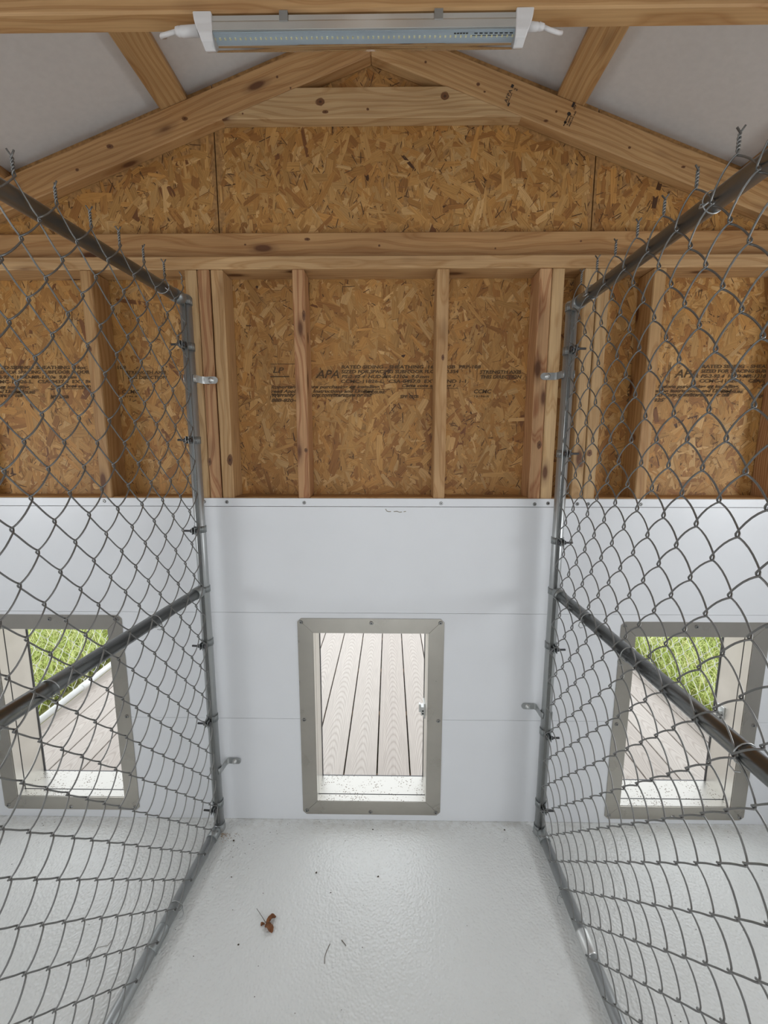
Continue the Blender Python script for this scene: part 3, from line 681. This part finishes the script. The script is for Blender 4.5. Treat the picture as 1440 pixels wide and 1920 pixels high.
divider(-.6034, .0816, 1, 1.824, .921, .024, .0430, .0500, .612, 1.700, 1.850, True,
        (1.692, 1.410, 1.124, .734, .452, .115), ((1.598, 0, -.012), (.248, .2, 0.0)), 1.62, ((.12, 1.824), (.60, .921), (.27, .921), (.72, .921), (.28, .024)),
        'galvanised chain-link divider left of the middle dog door')
divider(.5600, -.0114, -1, 1.802, .920, .030, .0440, .0481, .678, 1.640, 1.8325, True,
        (1.677, 1.369, 1.090, .730, .411, .130), ((1.609, 0, -.012), (.474, .2, 0.0)), 1.62, ((.13, 1.802), (.56, 1.802), (.24, .920), (.44, .920), (.76, .920), (.23, .030), (.62, .030)),
        'galvanised chain-link divider right of the middle dog door')

# ------------------------------------------------------------------ LED tube lamp under the tie beam (switched off)
LY = -.540
lr = empty('led_tube_lamp', (-.034, LY, BZ0), label='unlit LED tube lamp with white end caps under the tie beam', cat='lamp')
def xprof(x0, x1, prof, nm, mt, pa=lr, smooth=False, closed=True):
    m = MB(); n = len(prof); vs = [(x0, y, z) for y, z in prof]+[(x1, y, z) for y, z in prof]
    fs = [(i, (i+1) % n, n+(i+1) % n, n+i) for i in range(n if closed else n-1)]
    m.add(vs, fs, smooth)
    if closed: m.add(vs, [tuple(range(n-1, -1, -1)), tuple(range(n, 2*n))])
    return m.build(nm, mt, pa)
zt_ = BZ0-.0045
HP = [(LY-.0115, zt_), (LY+.0115, zt_), (LY+.0115, zt_-.006), (LY+.0145, zt_-.012), (LY+.0150, zt_-.024), (LY+.0125, zt_-.026), (LY-.0125, zt_-.026), (LY-.0150, zt_-.024), (LY-.0145, zt_-.012), (LY-.0128, zt_-.009), (LY-.0128, zt_-.006), (LY-.0115, zt_-.006)]
xprof(-.302, .236, HP, 'housing', ALU)
na = 14; Ro, Ri = .0150, .0140; zc_ = zt_-.0262
arc = [(LY+Ro*math.cos(PI+PI*i/na), zc_+Ro*1.18*math.sin(PI+PI*i/na)) for i in range(na+1)]+[(LY+Ri*math.cos(2*PI-PI*i/na), zc_+Ri*1.18*math.sin(2*PI-PI*i/na)) for i in range(na+1)]
xprof(-.302, .236, arc, 'lens', LENS, smooth=True)
xprof(-.302, .236, [(LY-.0118, zc_-.0006), (LY+.0118, zc_-.0006), (LY+.0118, zc_+.0001), (LY-.0118, zc_+.0001)], 'led_board', PCB)
bo = [o for o in lr.children if o.name.startswith('led_board')][0]
m = MB()
for i in range(60):
    x = -.298+i*.0091; m.box(x-.0014, x+.0014, LY-.0035, LY+.0005, zc_-.0018, zc_-.0007)
o = m.build('led_chips', LEDY, bo); o['kind'] = 'stuff'
m = MB()
for i in range(8): x = .165+i*.0088; m.box(x-.003, x+.0025, LY-.0075, LY-.0062, zc_-.0016, zc_-.0007)
for i in range(5): x = .128+i*.0052; m.box(x-.0018, x+.0018, LY-.0078, LY-.0060, zc_-.0014, zc_-.0007)
m.box(.158, .235, LY-.0030, LY-.0022, zc_-.0012, zc_-.0007)
o = m.build('driver_parts', BOLT, bo); o['kind'] = 'stuff'
for s, xa, xb_ in ((-1, -.330, -.298), (1, .232, .262)):
    P = [(LY-.0170, BZ0-.0012), (LY+.0160, BZ0-.0012), (LY+.0160, zt_-.028), (LY+.0125, zt_-.038), (LY, zt_-.0455), (LY-.0125, zt_-.038), (LY-.0165, zt_-.028), (LY-.0160, zt_-.014), (LY-.0170, zt_-.008)]
    n = len(P); xi, xo = (xb_, xa) if s < 0 else (xa, xb_)
    m = MB(); xm = xo-s*.010
    low = lambda z: max(0.0, min(1.0, (BZ0-.012-z)/.035))
    r1 = [(xi-s*.010*low(z)*0, y, z) for y, z in P]; r2_ = [(xo-s*.013*low(z), y, z) for y, z in P]
    m.add(r1+r2_, [(i, (i+1) % n, n+(i+1) % n, n+i) for i in range(n)]+[tuple(range(n)), tuple(range(2*n-1, n-1, -1))])
    capo = m.build('end_cap', WPLAST, lr, bev=.0012)
    zp = BZ0-.021
    if s < 0:
        MB().tube([(xo+.004, LY-.004, zp), (xo-.026, LY-.004, zp-.001), (xo-.028, LY-.004, zp-.001), (xo-.030, LY-.004, zp-.001), (xo-.036, LY-.004, zp)], [.0085, .0080, .0070, .0078, .0060], 14).build('plug', WPLAST, capo)
        MB().tube([(xo-.034, LY-.004, zp), (xo-.050, LY-.002, zp-.002), (xo-.066, LY+.004, zp), (xo-.072, LY+.016, zp+.008), (xo-.072, LY+.030, zp+.020)], .0036, 10).build('cable', WPLAST, capo)
    else:
        MB().tube([(xo-.006, LY-.004, zp), (xo+.010, LY-.004, zp), (xo+.012, LY-.004, zp), (xo+.014, LY-.004, zp), (xo+.022, LY-.004, zp)], [.0075, .0065, .0055, .0065, .0045], 14).build('plug', WPLAST, capo)
        MB().tube([(xo+.020, LY-.004, zp), (xo+.030, LY-.004, zp-.004), (xo+.042, LY-.002, zp-.006), (xo+.052, LY+.004, zp-.003), (xo+.058, LY+.012, zp+.004), (xo+.060, LY+.030, zp+.020)], .0036, 10).build('cable', WPLAST, capo)
for x in (-.172, .098):
    MB().box(x-.0075, x+.0075, LY-.0155, LY-.0132, zt_-.012, BZ0-.0008).box(x-.0075, x+.0075, LY-.0132, LY+.013, BZ0-.0030, BZ0-.0008).build('mounting_clip', SCREW, lr)

# ------------------------------------------------------------------ outside: deck, run fences, grass
GZ = -.13
gr = MB().box(-9, 9, .14, 12, GZ-.05, GZ).build('ground', SOIL); tag(gr, 'soil and thatch under the grass outside', 'ground', kind='structure')
dk = empty('deck', (0, .14, 0), label='grey-pink composite plank deck outside the dog doors', cat='deck', kind='structure')
PW, PG = .1370, .0060; x = -.036-PG/2-12*(PW+PG)+PG
DX0, DX1 = -1.762, 1.585
k = 0
while x < DX1-.02:
    xa, xb_ = max(x, DX0), min(x+PW, DX1)
    if xb_-xa > .02:
        me = MB().box(-1.30, 1.30, -(xb_-xa)/2, (xb_-xa)/2, -.024, 0).mesh('deck_plank', DECKM); bevel(me, .002)
        o = link('deck_plank', me, dk); o.matrix_local = basis((0, -1, 0), (1, 0, 0), (0, 0, 1), Vector(((xa+xb_)/2, .138+1.30, -.002))-wl(dk))
    x += PW+PG
for yy in (.25, .70, 1.15, 1.6, 2.05, 2.5):
    lumber('joist', dk, (DX0+.01, yy, -.076), (DX1-.01, yy, -.076), .10, .038, (0, 0, 1), PINE)
WHITEG = steel_mat('weathered_zinc', (.80, .81, .80), .5, .35)
def run_fence(X, side, label):
    root = empty('outdoor_run_fence', (X, .20, 0), label=label, cat='fence', group='chain-link fences along the deck')
    root.rotation_euler = (0, 0, PI/2)            # local x -> world +y
    bl = lambda m, nm, mt, pa=root: m.build(nm, mt, pa, local=True)
    L = 2.35; zr = .030; zt2 = 1.22
    for u in (0, L): bl(MB().tube([(u, 0, 0.0), (u, 0, zt2+.02)], .0172, 16), 'post', WHITEG)
    for nm, z in (('bottom_rail', zr), ('top_rail', zt2)):
        bl(MB().tube([(.0175, 0, z), (L-.0175, 0, z)], .0170, 16), nm, WHITEG)
    bl(MB().tube([(.62, 0, zr), (.622, 0, zr), (.70, 0, zr), (.702, 0, zr)], [.0172, .0205, .0205, .0172], 16), 'rail_clamp', WHITEG)
    pu, pz = .043, .050; kmax = int((1.25-.0)/pz)
    A = wire_mesh('wire', pu, pz, 1.25, kmax, False, 1, r=.0012, n=5, barb=False, m=WHITEG); B = wire_mesh('wire', pu, pz, 1.25, kmax, True, 1, r=.0012, n=5, barb=False, m=WHITEG)
    for i in range(int((L-.06)/pu)): link('wire', A if i % 2 else B, root, (.03+i*pu, side*.021, 0))
    return root
run_fence(-1.738, 1, 'bright chain-link run fence outside the left dog door')
run_fence(1.560, -1, 'bright chain-link run fence outside the right dog door')

def grass(name, label, x0, x1, y0, y1, n):
    bx = RNG.uniform(x0, x1, n); by = RNG.uniform(y0, y1, n); hh = RNG.uniform(.06, .19, n); an = RNG.uniform(0, 2*PI, n); ln = RNG.uniform(.2, 1.0, n)*hh
    wd_ = RNG.uniform(.0018, .0042, n); fa = an+RNG.uniform(-.8, .8, n)+PI/2
    dx, dy = np.cos(an), np.sin(an); px, py = np.cos(fa)*wd_, np.sin(fa)*wd_
    V = np.zeros((n, 5, 3))
    V[:, 0] = np.stack([bx-px, by-py, np.full(n, GZ)], 1); V[:, 1] = np.stack([bx+px, by+py, np.full(n, GZ)], 1)
    mx, my, mz = bx+dx*ln*.35, by+dy*ln*.35, GZ+hh*.62
    V[:, 2] = np.stack([mx+px*.8, my+py*.8, mz], 1); V[:, 3] = np.stack([mx-px*.8, my-py*.8, mz], 1)
    V[:, 4] = np.stack([bx+dx*ln, by+dy*ln, GZ+hh*RNG.uniform(.75, 1.0, n)], 1)
    me = bpy.data.meshes.new(name); base = np.arange(n)*5
    me.vertices.add(n*5); me.vertices.foreach_set('co', V.reshape(-1).astype(np.float32))
    lp = np.stack([base, base+1, base+2, base+3, base+3, base+2, base+4], 1).ravel()
    me.loops.add(n*7); me.loops.foreach_set('vertex_index', lp.astype(np.int32))
    me.polygons.add(n*2); st = np.stack([np.arange(n)*7, np.arange(n)*7+4], 1).ravel(); tot = np.tile([4, 3], n)
    me.polygons.foreach_set('loop_start', st.astype(np.int32)); me.polygons.foreach_set('loop_total', tot.astype(np.int32)); me.update()
    pal = np.array([(.60, .68, .22), (.50, .60, .15), (.70, .74, .32), (.38, .48, .11), (.78, .74, .42), (.52, .42, .20)]); kk = RNG.choice(6, n, p=[.28, .25, .2, .13, .1, .04])
    c = np.concatenate([pal[kk]*RNG.uniform(.85, 1.15, (n, 1)), np.ones((n, 1))], 1)
    ca_ = me.color_attributes.new('tint', 'FLOAT_COLOR', 'CORNER'); ca_.data.foreach_set('color', np.repeat(c, 7, 0).astype(np.float32).ravel())
    me.materials.append(GRASSM); me.validate()
    return tag(link(name, me), label, 'grass', kind='stuff')
grass('grass', 'long grass beyond the run fence left of the deck', -4.4, -1.99, .25, 3.6, 52000)
grass('grass', 'long grass beyond the run fence right of the deck', 1.81, 4.1, .25, 3.4, 48000)

# ------------------------------------------------------------------ litter on the floor
lf = empty('dead_leaf', (-.342, -.362, 0), label='curled brown dead leaf with a stem on the white floor', cat='leaf')
def leaf_blade(cx, cy, ang, L, W, lift):
    m = MB(); n = 7; vs = []
    for i in range(n):
        t = i/(n-1); w = W*math.sin(PI*min(1, t*.92+.04))**.8*(1+.25*math.sin(9*t))
        for s in (-1, -.45, 0, .45, 1):
            u, v_ = L*t, s*w; z = .0012+lift*math.sin(PI*t*.9)*(.4+.6*abs(s))+.002*math.sin(7*t+3*s)
            vs.append((cx+u*math.cos(ang)-v_*math.sin(ang), cy+u*math.sin(ang)+v_*math.cos(ang), max(.0006, z)))
    fs = [(i*5+k, i*5+k+1, (i+1)*5+k+1, (i+1)*5+k) for i in range(n-1) for k in range(4)]
    return m.add(vs, fs, True)
leaf_blade(-.346, -.356, .55, .030, .009, .010).build('leaf_blade', LEAF, lf); leaf_blade(-.346, -.358, -.75, .036, .010, .008).build('leaf_blade', LEAF, lf); leaf_blade(-.350, -.357, -2.4, .012, .006, .004).build('leaf_blade', LEAF, lf)
MB().tube([(-.347, -.357, .003), (-.358, -.346, .004), (-.372, -.333, .006), (-.384, -.322, .007)], [.0009, .0008, .0007, .0006], 6).build('stem', TWIG, lf)
def bit(name, label, cat, pts, r, m): return tag(MB().tube(pts, r, 5).build(name, m), label, cat)
bit('twig', 'thin dark curved twig on the floor near the middle run', 'twig', [(-.158, -.455, .001), (-.160, -.440, .0015), (-.157, -.425, .001), (-.150, -.408, .001)], [.0008]*4, TWIG)
bit('twig', 'short bent dark twig right of the curved twig', 'twig', [(-.118, -.398, .001), (-.112, -.404, .0015), (-.104, -.412, .001)], [.0008]*3, TWIG)
bit('hair_strand', 'long pale curled hair on the floor behind left divider', 'hair', [(-.80, -.47, .0008), (-.815, -.45, .001), (-.80, -.425, .001), (-.775, -.42, .001), (-.77, -.40, .0008)], [.0007]*5, HAIRM)
def clod(cx, cy, s, sd):
    rg = random.Random(sd); m = MB(); bmx = bmesh.new(); bmesh.ops.create_icosphere(bmx, subdivisions=1, radius=s)
    vs = [(cx+v.co.x*rg.uniform(.6, 1.5), cy+v.co.y*rg.uniform(.5, 1.2), max(.0003, s*.5+v.co.z*rg.uniform(.3, .6))) for v in bmx.verts]; fs = [tuple(v.index for v in f.verts) for f in bmx.faces]; bmx.free()
    return m.add(vs, fs)
def at_floor(px, py):
    d_ = fw+r2*((px-720)/CF)-u2*((py-960)/CF); t = -CPOS.z/d_.z; return CPOS.x+d_.x*t, CPOS.y+d_.y*t
for px, py, s, lab in ((438, 1577, .0042, 'dark clod of dirt near the foot of the left post'), (946, 1557, .0040, 'dark clod of dirt by the wall left of the right post'), (699, 1556, .0030, 'round black crumb under the middle dog door'),
                       (593, 1637, .0034, 'dark speck of dirt in the middle of the floor'), (709, 1644, .0032, 'small brown chip on the floor below the middle door'), (434, 1645, .0026, 'brown crumb on the floor left of the leaf'), (447, 1772, .0026, 'dark crumb below the dead leaf'), (620, 1674, .0022, 'small grey crumb right of the dark speck')):
    tag(clod(*at_floor(px, py), s, px).build('dirt_clod', DIRT), lab, 'dirt')
m = MB(); rg = random.Random(5)
for i in range(330):
    if i < 150: X, Y = rg.uniform(-1.3, 1.3), -abs(rg.gauss(.0, .045))-.004
    elif i < 200: X, Y = -.56+abs(rg.gauss(0, .07)), -.06-abs(rg.gauss(0, .07))
    else: X, Y = rg.uniform(-1.3, 1.3), rg.uniform(-.95, -.03)
    s = rg.uniform(.0005, .0015); c = clod(X, Y, s, i); m.add(c.v, c.f)
tag(m.build('dirt_specks', DIRT), 'tiny dark dirt specks scattered over the white floor', 'dirt', kind='stuff')

m = MB(); rg = random.Random(9)
for i in range(90):
    X, Y = -.592+abs(rg.gauss(0, .022)), -.062-abs(rg.gauss(0, .014)); c = clod(X, Y, rg.uniform(.0006, .0016), 900+i); m.add(c.v, c.f)
tag(m.build('rust_crumbs', RUST), 'rusty orange crumbs at the foot of the left post', 'dirt', kind='stuff')
